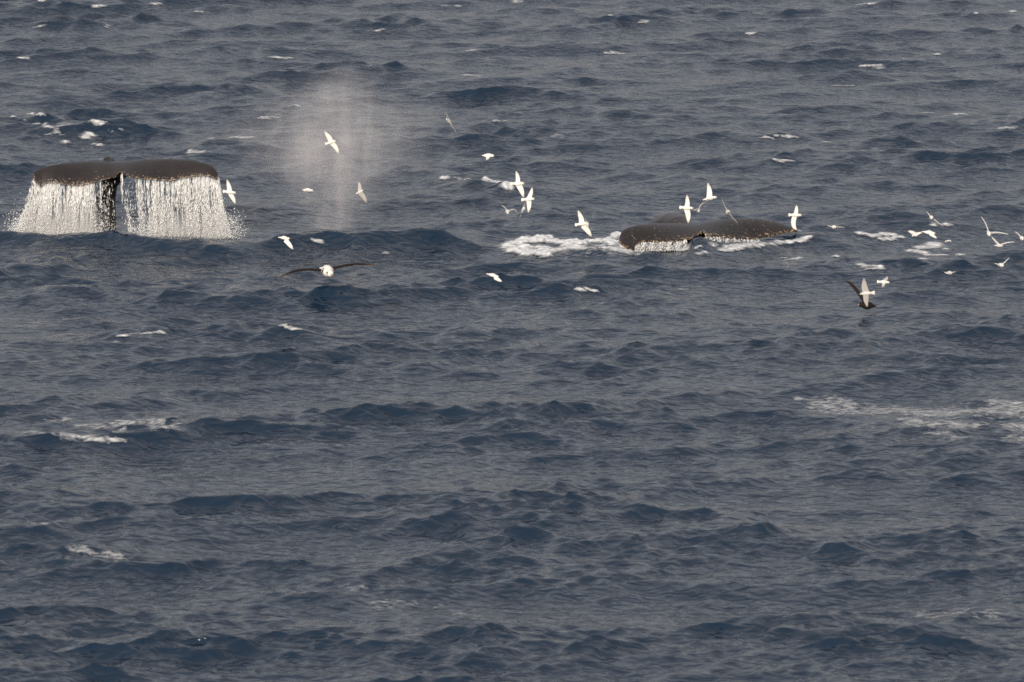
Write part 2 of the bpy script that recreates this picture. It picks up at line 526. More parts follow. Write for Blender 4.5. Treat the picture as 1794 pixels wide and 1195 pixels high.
def barnacles(parent, trail, n, seed, lo=0.0):
    """little cones crusted along the trailing edge and the tips, one joined part"""
    r = random.Random(seed); vs, fs = [], []
    for _ in range(n):
        while True:
            i = r.randrange(len(trail) - 1)
            if r.random() < 0.25 + abs(trail[i][1]) ** 4 and abs(trail[i][1]) > lo: break
        p = trail[i][0].lerp(trail[i + 1][0], r.random()) - parent.location
        p = p + Vector((r.uniform(-.02, .02), r.uniform(-0.02, 0.10), r.uniform(-0.01, 0.05) ** 1.0 if True else 0))
        d = Vector((r.uniform(-.4, .4), -1, r.uniform(-.2, .6))).normalized()
        rad, h = r.uniform(.008, .02), r.uniform(.012, .028)
        xa = d.orthogonal().normalized(); ya = d.cross(xa); b0 = len(vs)
        for (q, rr_) in ((-0.01, rad), (h, rad * .55)):
            for j in range(6):
                t = j * math.pi / 3
                vs.append(p + d * q + xa * math.cos(t) * rr_ + ya * math.sin(t) * rr_)
        for j in range(6): fs.append((b0 + j, b0 + (j + 1) % 6, b0 + 6 + (j + 1) % 6, b0 + 6 + j))
        fs.append(tuple(b0 + 6 + j for j in range(6)))
    me = bpy.data.meshes.new('barnacles'); me.from_pydata([tuple(v) for v in vs], [], fs); me.update()
    me.materials.append(M_BARN)
    o = bpy.data.objects.new('barnacles', me); COL.objects.link(o); o.parent = parent
    tag(o, 'pale orange barnacles crusted along the fluke edge', kind='stuff')
    return o

M_BARN = mat_plain('barnacle_crust', (0.27, 0.18, 0.09), 0.8)

# --- left whale: tail thrown up, fluke drooping towards the camera
top1 = [(57.5, 308), (59, 303), (64, 299), (75, 294.5), (85, 291.5), (115, 286.5), (154, 284.5), (180, 284.5), (205, 287.5, 1),
        (231, 284.5), (256, 281.5), (295, 280), (333, 281.5), (359, 286.5), (374, 293), (381, 301.5), (383.5, 314)]
bot1 = [(57.5, 308), (61.5, 319.5), (74, 328.5), (80, 322), (97, 320.8), (115, 324), (128, 326), (141, 326), (159, 322), (180, 315.6), (197, 311.5),
        (203.5, 310), (210, 300, 1), (216, 305.5), (231, 311.3), (256, 314.4), (282, 317), (296, 318), (308, 316.4), (320, 312.5), (331, 310.5), (354, 308.7), (369, 310.5), (381, 316.5), (383.5, 314)]
O1 = LW.copy()
vs, fs, edge, trail1 = fluke(O1, 150.0, top1, bot1, lambda a: 0.62 - 0.95 * a ** 1.4, lambda a: -0.38 - 0.05 * a + 0.22 * max(0, 1 - a * 14), 0.24)
px_ = lambda p, y: (at(p[0], p[1], 150.0 + y) - O1)
path = [Vector((-0.62, 0.95, -1.6)), Vector((-0.60, 0.88, -0.6)), Vector((-0.57, 0.80, 0.2)), Vector((-0.53, 0.72, 0.85)),
        Vector((-0.44, 0.62, 1.26)), Vector((-0.29, 0.50, 1.49)), Vector((-0.20, 0.25, 1.53)), Vector((-0.16, -0.08, 1.51))]
rad = [(.50, .60), (.42, .52), (.29, .42), (.25, .34), (.23, .27), (.28, .19), (.33, .10), (.22, .05)]
v2, f2 = tube(path, rad, 20, len(vs))
vs += v2; fs += f2; edge += [0.0] * len(v2)
# the keel of the tail stock just showing above the fluke
kp = [px_((181, 287), .60), px_((186, 281.5), .62), px_((191, 279.5), .62), px_((197, 282), .60), px_((203, 287), .55)]
v2, f2 = tube([kp[2] + Vector((0.02, 0.25, -0.28)), kp[2] + Vector((-0.02, 0.12, -0.06)), kp[2] + Vector((-0.03, 0.0, 0.0)), kp[2] + Vector((0.03, -0.15, -0.10)), kp[2] + Vector((.08, -0.3, -0.16))],
              [(.20, .14), (.16, .11), (.11, .075), (.10, .08), (.08, .07)], 12, len(vs))
vs += v2; fs += f2; edge += [0.0] * len(v2)
whale1 = remesh('humpback_whale', vs, fs, 0.024, {'edge': ('FLOAT', edge)}, M_WHALE)
whale1.location = O1
tag(whale1, 'dark brown humpback whale tail raised high, water pouring off its fluke', 'whale', 'diving whales')
barnacles(whale1, trail1, 120, 3)

# --- right whale: fluke lying low, almost under
top2 = [(1084.5, 424), (1085.5, 414), (1088.5, 406.5), (1097, 400), (1116, 396), (1142, 394), (1184, 395), (1208, 396), (1226, 395.5, 1),
        (1238, 392.5), (1266, 387), (1297, 384.5), (1328, 385), (1359, 390), (1380, 397), (1397, 404)]
bot2 = [(1084.5, 424), (1091, 432), (1102, 438), (1113, 441), (1110, 431), (1128, 425), (1159, 425), (1184, 424), (1204, 421), (1221, 414), (1231, 406, 1), (1237, 412),
        (1256, 415.5), (1287, 418.6), (1318, 420), (1335, 417), (1349, 414), (1372, 409), (1397, 404)]
O2 = RW.copy()
vs, fs, edge, trail2 = fluke(O2, 148.0, top2, bot2, lambda a: 0.80 - 1.0 * a ** 1.5, lambda a: -0.38 - 0.05 * a + 0.22 * max(0, 1 - a * 14), 0.26, camber=0.07, yaw=1.7)
hp = at(1190, 383, 149.6) - O2
path = [hp + Vector((-0.3, 2.2, -1.2)), hp + Vector((-0.2, 1.3, -0.45)), hp + Vector((-0.08, 0.6, -0.20)), hp + Vector((0.02, 0.0, -0.16)), hp + Vector((0.18, -0.5, -0.22)), hp + Vector((0.4, -1.0, -0.26)), hp + Vector((0.5, -1.5, -0.3))]
rad = [(.7, .6), (.55, .45), (.42, .28), (.30, .22), (.30, .15), (.36, .11), (.28, .06)]
v2, f2 = tube(path, rad, 20, len(vs))
vs += v2; fs += f2; edge += [0.22] * len(v2)
edge = [max(e, 0.52) for e in edge]
whale2 = remesh('humpback_whale', vs, fs, 0.024, {'edge': ('FLOAT', edge)}, M_WHALE)
whale2.location = O2
tag(whale2, 'dark speckled humpback fluke lying low in the water amid white wash', 'whale', 'diving whales')
barnacles(whale2, trail2, 150, 4)

# ------------------------------------------------------------------ falling water and spray
OCT_F = np.array([[0, 1, 3], [1, 2, 3], [2, 0, 3], [1, 0, 4], [2, 1, 4], [0, 2, 4]])

def drops(name, pos, rx, rz, mat, label, cat, origin, group=None, parent=None, kind='stuff', vel=None):
    """a cloud of drops and stretched water threads, one joined mesh"""
    pos = np.asarray(pos) - np.array(origin)[None, :]
    n = len(pos)
    d = np.zeros((n, 3)); d[:, 2] = 1
    if vel is not None:
        d = vel / np.linalg.norm(vel, axis=1)[:, None]
    off = np.zeros((n, 5, 3))
    off[:, 0, 0] = -rx; off[:, 0, 1] = -0.5 * rx; off[:, 1, 0] = rx; off[:, 1, 1] = -0.5 * rx; off[:, 2, 1] = rx
    off[:, 3] = d * rz[:, None]; off[:, 4] = -d * rz[:, None]
    v = (pos[:, None, :] + off).reshape(-1, 3)
    f = (OCT_F[None] + 5 * np.arange(n)[:, None, None]).reshape(-1, 3)
    o = mesh_np(name, v, f, mat, True, parent)
    o.location = origin
    return tag(o, label, cat, group, kind)

def mat_mist(xa, xb, z0, z1, dens, holes):
    """spray too fine to see drop by drop: thicker towards the foot, streaky, fading out at both sides"""
    m = bpy.data.materials.new('spray_mist'); m.use_nodes = True; nt = m.node_tree; nt.nodes.clear()
    out = N(nt, 'ShaderNodeOutputMaterial'); vol = N(nt, 'ShaderNodeVolumePrincipled')
    vol.inputs['Color'].default_value = (0.97, 0.96, 0.95, 1)
    tc = N(nt, 'ShaderNodeTexCoord'); sep = N(nt, 'ShaderNodeSeparateXYZ'); nt.links.new(tc.outputs['Object'], sep.inputs[0])
    fz = N(nt, 'ShaderNodeMapRange', interpolation_type='SMOOTHSTEP'); fz.inputs[1].default_value = z1; fz.inputs[2].default_value = z0 + 0.15
    nt.links.new(sep.outputs['Z'], fz.inputs[0])
    crv = N(nt, 'ShaderNodeFloatCurve'); cv = crv.mapping.curves[0]
    cv.points[0].location = (0, 0); cv.points[1].location = (1, 0)
    for p in holes: cv.points.new(*p)
    crv.mapping.update()
    fx = N(nt, 'ShaderNodeMapRange'); fx.inputs[1].default_value = xa; fx.inputs[2].default_value = xb
    nt.links.new(sep.outputs['X'], fx.inputs[0]); nt.links.new(fx.outputs[0], crv.inputs[1])
    mp = N(nt, 'ShaderNodeMapping'); mp.inputs['Scale'].default_value = (5, 5, 0.9); nt.links.new(tc.outputs['Object'], mp.inputs[0])
    nz = N(nt, 'ShaderNodeTexNoise'); nz.inputs['Scale'].default_value = 1.6; nz.inputs['Detail'].default_value = 3; nt.links.new(mp.outputs[0], nz.inputs[0])
    mr = N(nt, 'ShaderNodeMapRange'); mr.inputs[1].default_value = 0.35; mr.inputs[2].default_value = 0.7; mr.inputs[4].default_value = dens
    nt.links.new(nz.outputs[0], mr.inputs[0])
    a = N(nt, 'ShaderNodeMath', operation='MULTIPLY'); b = N(nt, 'ShaderNodeMath', operation='MULTIPLY')
    nt.links.new(fz.outputs[0], a.inputs[0]); nt.links.new(mr.outputs[0], a.inputs[1]); nt.links.new(a.outputs[0], b.inputs[0]); nt.links.new(crv.outputs[0], b.inputs[1])
    nt.links.new(b.outputs[0], vol.inputs['Density']); nt.links.new(vol.outputs[0], out.inputs['Volume'])
    return m

def curtain(name, trail, x0, x1, dens, n, label, seed, zbase, lean, burst=(), mist=5.0, holes=()):
    """water sheeting off the trailing edge: threads near the top, breaking into drops below"""
    r = np.random.default_rng(seed)
    tx = np.array([p[0].x for p in trail]); ty = np.array([p[0].y for p in trail]); tz = np.array([p[0].z for p in trail])
    W0, W1 = at(x0, 320, 149.6).x, at(x1, 320, 149.6).x
    sel = (tx >= W0 - 0.02) & (tx <= W1 + 0.02)
    o_ = np.argsort(tx[sel]); tx, ty, tz = tx[sel][o_], ty[sel][o_], tz[sel][o_]
    dx = np.array([at(p[0], 320, 149.6).x for p in dens]); dw = np.array([p[1] for p in dens])
    cand = r.uniform(W0, W1, 4000); w = np.interp(cand, dx, dw); ns_ = 95
    st = r.choice(cand, ns_, p=w / w.sum()); sw = r.gamma(0.7, 1.0, ns_) + 0.06
    idx = r.choice(ns_, n, p=sw / sw.sum())
    t = r.beta(1.45, 0.85, n)                           # fraction of the fall
    x = st[idx] + r.normal(0, 1, n) * (0.008 + 0.045 * t ** 1.2)
    far = r.random(n) < 0.16
    x[far] = np.interp(r.random(far.sum()), np.linspace(0, 1, 400), np.quantile(r.choice(cand, 3000, p=w / w.sum()), np.linspace(0, 1, 400)))
    gaps = fbm(x * 15, t * 1.5, seed, 3) + 0.25 * t ** 2 + 0.35 * np.clip(np.interp(x, dx, dw) - 1.0, 0, 1)
    kp_ = r.random(n) < smooth(0.36, 0.66, gaps)
    x, t = x[kp_], t[kp_]; n = len(x)
    cx = (x - W0) / (W1 - W0)
    z0 = np.interp(x, tx, tz); y0 = np.interp(x, tx, ty)
    x = x + np.interp(cx, [0, .12, .5, .88, 1], lean) * t ** 1.2
    z = z0 + (zbase - z0) * t - 0.01
    y = y0 - 0.02 - 0.25 * t * r.random(n) + r.normal(0, 0.05, n) * t + 0.06
    size = r.lognormal(0, 0.40, n) * np.interp(t, [0, .3, 1], [0.0028, 0.0035, 0.0041])
    ln = size * np.interp(t, [0, .3, .7, 1], [14, 9, 4, 2.2]) * r.uniform(0.5, 1.8, n)
    P = [np.stack([x, y, z], 1)]; S = [size]; L = [ln]
    for (bx, by, sx, sz, bn, zlo) in burst:             # loose spray thrown sideways at the foot
        c = at(bx, by, 149.4); mp = m_per_px(149.4)
        q = np.stack([c.x + r.normal(0, sx * mp, bn), 149.4 + r.normal(0, .25, bn), c.z + np.abs(r.normal(0, sz * mp, bn)) - 0.1], 1)
        P.append(q); z_ = r.lognormal(0, .4, bn) * 0.0055; S.append(z_); L.append(z_ * r.uniform(1, 2, bn))
    # threads: long thin strands hanging from the lip
    nt2 = n // 16
    i2 = r.choice(ns_, nt2, p=sw / sw.sum())
    x = st[i2] + r.normal(0, 0.012, nt2); z0 = np.interp(x, tx, tz); l2 = r.uniform(0.04, 0.26, nt2)
    z = z0 - l2 * r.uniform(0.6, 1.0, nt2) - r.random(nt2) ** 2 * 0.5
    P.append(np.stack([x, np.interp(x, tx, ty) + r.normal(0, .02, nt2) + 0.03, z], 1)); S.append(r.uniform(.003, .008, nt2)); L.append(l2)
    P = np.concatenate(P); S = np.concatenate(S); L = np.concatenate(L)
    org = Vector((0.5 * (W0 + W1), 149.5, 0))
    o = drops(name, P, S, L, M_DROPS, label, 'falling water', org)
    # fine mist hanging in the lower half of the fall
    b0, b1, b2 = zbase - 0.1, zbase + 0.55, zbase + 0.95
    xa, xb = W0 + lean[0] * 0.9, W1 + lean[-1] * 0.9
    vs = [(xa, 149.1, b0), (xb, 149.1, b0), (xb, 149.85, b0), (xa, 149.85, b0), (xa + .1, 149.25, b1), (xb - .1, 149.25, b1), (xb - .1, 149.8, b1), (xa + .1, 149.8, b1),
          (W0 + .1, 149.4, b2), (W1 - .1, 149.4, b2), (W1 - .1, 149.75, b2), (W0 + .1, 149.75, b2)]
    me = bpy.data.meshes.new('mist'); me.from_pydata([tuple(Vector(v) - org) for v in vs], [], [(3, 2, 1, 0), (0, 1, 5, 4), (1, 2, 6, 5), (2, 3, 7, 6), (3, 0, 4, 7), (4, 5, 9, 8), (5, 6, 10, 9), (6, 7, 11, 10), (7, 4, 8, 11), (8, 9, 10, 11)]); me.update()
    me.materials.append(mat_mist(xa - org.x, xb - org.x, b0, b2, mist, holes))
    mo = bpy.data.objects.new('mist', me); COL.objects.link(mo); mo.parent = o; mo['kind'] = 'stuff'
    return o

curtain('falling_water', trail1, 58, 204, [(58, .8), (70, 1.2), (100, 1.1), (148, 1.0), (158, .6), (168, .15), (190, .09), (204, .06)], 92000,
        'white curtain of water falling from the left lobe of the raised fluke', 21, 0.12, [-0.42, -0.18, 0.0, 0.02, 0.02],
        [(45, 396, 15, 20, 1700, 0), (30, 404, 10, 8, 500, 0), (90, 406, 30, 7, 1500, 0), (150, 406, 25, 6, 900, 0)], holes=[(.12, .7), (.3, 1), (.7, .9), (.85, .15)])
curtain('falling_water', trail1, 213, 384, [(213, .04), (232, .12), (252, .55), (280, .8), (305, .65), (335, .9), (360, 1.1), (379, 1.7), (384, 4.0)], 58000,
        'broken white curtain of water falling from the right lobe of the raised fluke', 22, 0.0, [0.25, 0.1, 0.02, 0.10, 0.22],
        [(402, 410, 14, 20, 1100, 0), (405, 385, 12, 12, 160, 0), (240, 400, 14, 14, 200, 0), (300, 420, 30, 7, 900, 0), (360, 424, 25, 8, 1300, 0), (388, 426, 8, 14, 900, 0)], mist=4.2, holes=[(.12, .05), (.3, .6), (.6, .9), (.9, 1)])
def lowcurtain(trail, x0, x1, n, label, seed, drop_):
    r = np.random.default_rng(seed)
    tx = np.array([p[0].x for p in trail]); ty = np.array([p[0].y for p in trail]); tz = np.array([p[0].z for p in trail])
    W0, W1 = at(x0, 425, 147.7).x, at(x1, 425, 147.7).x
    o_ = np.argsort(tx); tx, ty, tz = tx[o_], ty[o_], tz[o_]
    x = r.uniform(W0, W1, n); x = x + 0.03 * np.sin(x * 31) ; t = r.random(n)
    keep = r.random(n) < 0.35 + 0.65 * vnoise(x * 9, x * 0 + .5, 3)
    x, t = x[keep], t[keep]; n = len(x)
    z0 = np.interp(x, tx, tz)
    s_ = r.lognormal(0, .35, n) * 0.0042
    P = np.stack([x + r.normal(0, .015, n), np.interp(x, tx, ty) - 0.02 + r.normal(0, .03, n), z0 - t * drop_], 1)
    drops('falling_water', P, s_, s_ * r.uniform(2.5, 8, n), M_DROPS, label, 'falling water', Vector((0.5 * (W0 + W1), 147.6, 0)))
lowcurtain(trail2, 1112, 1203, 2600, 'short white sheet of water under the left lobe of the low fluke', 31, 0.20)
lowcurtain(trail2, 1236, 1330, 800, 'thin white dribble of water under the right lobe of the low fluke', 32, 0.14)

# ------------------------------------------------------------------ foam
def foam(name, strokes, label, seed, lump=0.05, gain=1.0, cap=0.95, broad=False):
    """lacy foam lying on the waves: a lumpy sheet with holes, cut where the froth has burst"""
    blobs = []
    for (pts, ry, dn) in strokes:
        for a, b in zip(pts[:-1], pts[1:]) if len(pts) > 1 else [(pts[0], pts[0])]:
            nn = max(1, int(math.hypot(b[0] - a[0], b[1] - a[1]) / 5))
            for i in range(nn):
                t = i / nn
                px, py = a[0] + (b[0] - a[0]) * t, a[1] + (b[1] - a[1]) * t
                h = hit(px, py); mp = m_per_px(h[3])
                ha, hb = hit(px, py - ry * 0.8), hit(px, py + ry * 0.8)        # how much water that height of picture covers here
                rv = min(max(0.5 * abs(ha[1] - hb[1]), 0.05), (1.0 if broad else 0.55) * ry * mp * h[3] / CAM_H)
                blobs.append((h[0], 0.5 * (ha[1] + hb[1]), max(ry * 2.2, 9) * mp, max(rv, 0.07), dn))
    B = np.array(blobs)
    allv, allf, allc, base = [], [], [], 0
    # split the blobs into chunks so the grids stay small
    order = np.argsort(B[:, 0])
    chunks, cur = [], [order[0]]
    for q in order[1:]:
        if B[q, 0] - B[cur[-1], 0] > 0.8: chunks.append(cur); cur = []
        cur.append(q)
    chunks.append(cur)
    for ch in chunks:
        b = B[ch]
        du = 0.024 * b[:, 1].mean() / 150; dv = 0.055
        u0, u1 = (b[:, 0] - 1.6 * b[:, 2]).min(), (b[:, 0] + 1.6 * b[:, 2]).max()
        v0, v1 = (b[:, 1] - 1.6 * b[:, 3]).min(), (b[:, 1] + 1.6 * b[:, 3]).max()
        nu, nv = int((u1 - u0) / du) + 2, int((v1 - v0) / dv) + 2
        if nu * nv > 900000: dv *= nu * nv / 900000; nv = int((v1 - v0) / dv) + 2
        gu, gv = np.meshgrid(u0 + du * np.arange(nu), v0 + dv * np.arange(nv), indexing='ij')
        D = np.zeros_like(gu)
        for (bu, bv, bru, brv, dn) in b:
            i0, i1 = max(0, int((bu - 1.6 * bru - u0) / du)), min(nu, int((bu + 1.6 * bru - u0) / du) + 2)
            j0, j1 = max(0, int((bv - 1.6 * brv - v0) / dv)), min(nv, int((bv + 1.6 * brv - v0) / dv) + 2)
            e = np.exp(-1.4 * (((gu[i0:i1, j0:j1] - bu) / bru) ** 2 + ((gv[i0:i1, j0:j1] - bv) / brv) ** 2)) * dn
            D[i0:i1, j0:j1] = np.maximum(D[i0:i1, j0:j1], e)
        wu = gu + 0.12 * (fbm(gu * 3, gv * 2, seed + 40, 2) - .5); wv = gv + 0.25 * (fbm(gu * 3, gv * 2, seed + 50, 2) - .5)
        lace = 1 - np.abs(fbm(wu * 1.9 + 0.5 * wv, wv * 1.9, seed, 4) - 0.5) * 5.0      # bright walls between burst bubbles
        big = fbm(wu * 1.5, wv * 1.0, seed + 7, 3)
        Mk = gain * D * (0.42 * lace + 1.4 * (big - 0.24)) * np.clip(0.45 + 0.55 * D, 0, 1.5)
        keep = Mk > 0.03
        cell = keep[:-1, :-1] & keep[1:, :-1] & keep[1:, 1:] & keep[:-1, 1:]
        if not cell.any(): continue
        used = np.zeros_like(keep); used[:-1, :-1] |= cell; used[1:, :-1] |= cell; used[1:, 1:] |= cell; used[:-1, 1:] |= cell
        ids = -np.ones(keep.shape, int); ids[used] = np.arange(used.sum())
        uu, vv = gu[used], gv[used]
        r_ = np.hypot(uu, vv)
        spc = np.maximum(0.9 * 0.088 * (r_ / 93) ** 1.1, r_ * dth)
        x, y, z = ocean(uu, vv, spc)
        mk = Mk[used]
        z = z + 0.012 + lump * np.clip(mk - 0.15, 0, 0.8) * (0.2 + 1.6 * fbm(uu * 7, vv * 4, seed + 3, 3))
        allc.append(np.clip(mk, 0, cap)); allv.append(np.stack([x, y, z], 1))
        ci, cj = np.nonzero(cell)
        allf.append(np.stack([ids[ci, cj], ids[ci + 1, cj], ids[ci + 1, cj + 1], ids[ci, cj + 1]], 1) + base)
        base += len(uu)
    if not allv: return None
    V_ = np.concatenate(allv); c = V_.mean(0); c[2] = 0
    o = mesh_np(name, V_ - c, np.concatenate(allf), M_FOAM)
    o.location = c
    at_ = o.data.attributes.new('cover', 'FLOAT', 'POINT'); at_.data.foreach_set('value', np.concatenate(allc).astype(np.float32))
    return tag(o, label, 'foam', None, 'stuff')

foam('foam_wash', [([(905, 428), (930, 423), (965, 420), (1000, 428), (1040, 427), (1075, 417), (1092, 412)], 6, 1.5),
                   ([(900, 434), (940, 438), (990, 442), (1030, 437), (1080, 438), (1100, 440)], 8, 1.0),
                   ([(940, 446), (965, 450)], 5, 1.1), ([(1000, 432), (1050, 440)], 8, .9), ([(1060, 430), (1085, 428), (1100, 434)], 9, 1.4), ([(905, 440), (930, 446), (945, 440)], 6, 1.0)],
     'broad white foam wash trailing left of the low fluke', 101, 0.07, gain=1.5, cap=.9, broad=True)
foam('foam_wash', [([(1110, 442), (1150, 440), (1195, 438)], 4, 1.2), ([(1205, 436), (1235, 432)], 4, 1.2), ([(1210, 446), (1225, 444)], 4, 1.3), ([(1250, 440), (1290, 432), (1320, 425)], 6, 1.1),
                   ([(1300, 434), (1345, 428), (1390, 425), (1420, 420)], 4, .85), ([(1340, 414), (1375, 408), (1396, 404)], 3, 1.3), ([(1365, 454), (1395, 452)], 3, .9)],
     'white foam and broken water under and right of the low fluke', 102, 0.035, gain=1.25, cap=.6)
foam('foam_wash', [([(62, 202), (72, 200), (85, 206), (88, 214)], 4, 1.3), ([(58, 214), (85, 215), (95, 225), (110, 232)], 3.5, 1.2), ([(105, 225), (130, 218)], 5, .9), ([(95, 237), (120, 237)], 2.5, 1),
                   ([(165, 215), (180, 222), (185, 210)], 6, 1.0), ([(158, 241), (172, 236)], 5, 1.5), ([(196, 235), (218, 229)], 4, 1.3), ([(125, 250), (130, 254)], 4, 1.0), ([(170, 255), (182, 258)], 2, 1.2), ([(36, 208), (42, 210)], 3, 1.3)],
     'clump of churned white foam on the wave behind the raised fluke', 103, 0.06, gain=1.15, cap=.58)
foam('whitecap', [([(785, 314), (800, 311), (830, 316), (860, 315), (880, 320)], 3.5, 1.2), ([(872, 322), (890, 326), (905, 330)], 6, 1.4)], 'white foam curling along the crest left of the bird group', 104, .06, gain=1.5)
foam('foam_wash', [([(1512, 410), (1540, 415), (1570, 412), (1600, 418)], 3.5, 1.2), ([(1560, 421), (1590, 420)], 3, .9), ([(1630, 435), (1660, 430), (1668, 434)], 6, 1.3), ([(1605, 440), (1640, 446), (1665, 444)], 5, .9),
                   ([(1672, 435), (1695, 449)], 4, 1.2), ([(1595, 456), (1640, 456)], 4, .9), ([(1460, 450), (1482, 441)], 3, 1.2), ([(1510, 466), (1555, 472)], 4, .8), ([(1660, 396), (1690, 396)], 3, 1.1)],
     'broken white foam on the waves right of the low fluke among the birds', 105, .035, gain=1.3, cap=.65)
foam('foam_streak', [([(1440, 712), (1540, 716), (1640, 726), (1800, 722)], 15, .95), ([(1600, 738), (1700, 745), (1810, 752)], 11, .9), ([(1650, 764), (1810, 768)], 8, .85), ([(1395, 702), (1418, 701)], 3, 1.2), ([(1740, 708), (1810, 712)], 9, 1.2)],
     'wide lace of old foam drifting on the lower right water', 106, .006, gain=.95, cap=.26, broad=True)
foam('foam_streak', [([(70, 738), (120, 735)], 5, 1.1), ([(130, 748), (180, 748), (210, 754)], 6, 1.1), ([(200, 742), (250, 740), (300, 750)], 9, 1.0)], 'thin lace of old foam on the left water above a dark crest', 107, .006, gain=.95, cap=.26, broad=True)
foam('foam_streak', [([(1640, 1080), (1700, 1074), (1770, 1082)], 9, .9), ([(670, 1064), (720, 1058), (780, 1062), (860, 1085)], 8, .8), ([(600, 1030), (640, 1035)], 5, .8)], 'faint old foam streaks on the nearest water along the bottom', 111, .004, gain=.8, cap=.12, broad=True)
foam('whitecap', [([(206, 599), (208, 592), (230, 587), (285, 585)], 1.2, 1.1)], 'thin white lip breaking along a small crest at left', 108, .03, gain=1.2, cap=.6)
foam('foam_specks', [([(40, 758), (90, 762), (150, 770), (215, 778)], 7, .62), ([(50, 955), (120, 962), (200, 975), (290, 985)], 8, .58), ([(40, 915), (90, 922)], 4, .7), ([(490, 575), (530, 580)], 5, .6)],
     'scattered white bubbles breaking on the dark wave crests', 109, .01, gain=1.05, cap=.42)
caps = [(390, 244, 60, 3), (418, 243, 40, 3), (470, 209, 38, 2.5), (520, 188, 24, 2.5), (565, 189, 20, 3), (495, 104, 40, 3), (537, 86, 6, 4), (52, 106, 16, 3.5), (205, 49, 18, 3), (76, 50, 20, 2.5), (190, 12, 24, 3.5), (85, 4, 14, 4), (275, 9, 12, 3),
        (350, 23, 25, 3), (345, 268, 35, 5), (325, 268, 20, 4), (885, 213, 18, 5), (840, 134, 36, 3), (790, 12, 22, 3.5), (812, 12, 6, 4), (676, 55, 14, 4), (833, 90, 16, 4), (1002, 16, 14, 5), (1075, 29, 16, 4), (1100, 15, 14, 4), (1130, 39, 10, 3), (1082, 95, 26, 3),
        (915, 5, 6, 5), (980, 142, 22, 3), (1480, 18, 32, 4.5), (1515, 9, 26, 5), (1725, 23, 16, 5), (1775, 22, 14, 3), (1285, 56, 5, 5), (1305, 61, 10, 3), (1530, 120, 40, 4), (1597, 105, 8, 5), (1660, 95, 6, 4), (1475, 152, 34, 3), (1375, 243, 40, 3), (1340, 245, 24, 3), (1440, 251, 24, 4),
        (1770, 226, 30, 5), (1700, 202, 30, 3), (1640, 200, 22, 3), (1368, 284, 30, 4), (1040, 511, 36, 4), (770, 205, 16, 3), (985, 240, 24, 3), (1520, 475, 40, 2.5), (712, 404, 12, 4), (690, 446, 12, 3), (565, 427, 18, 3), (1380, 455, 30, 2.5)]
foam('whitecaps', [([(x - w / 2, y + random.uniform(-1.5, 1.5)), (x, y - 1), (x + w / 2, y + random.uniform(-1.5, 1.5))], r * 0.55, 1.25 if r > 2.6 else 1.05) for (x, y, w, r) in caps],
     'small white foam flecks scattered over the wave tops', 110, .02, gain=1.0, cap=.46)

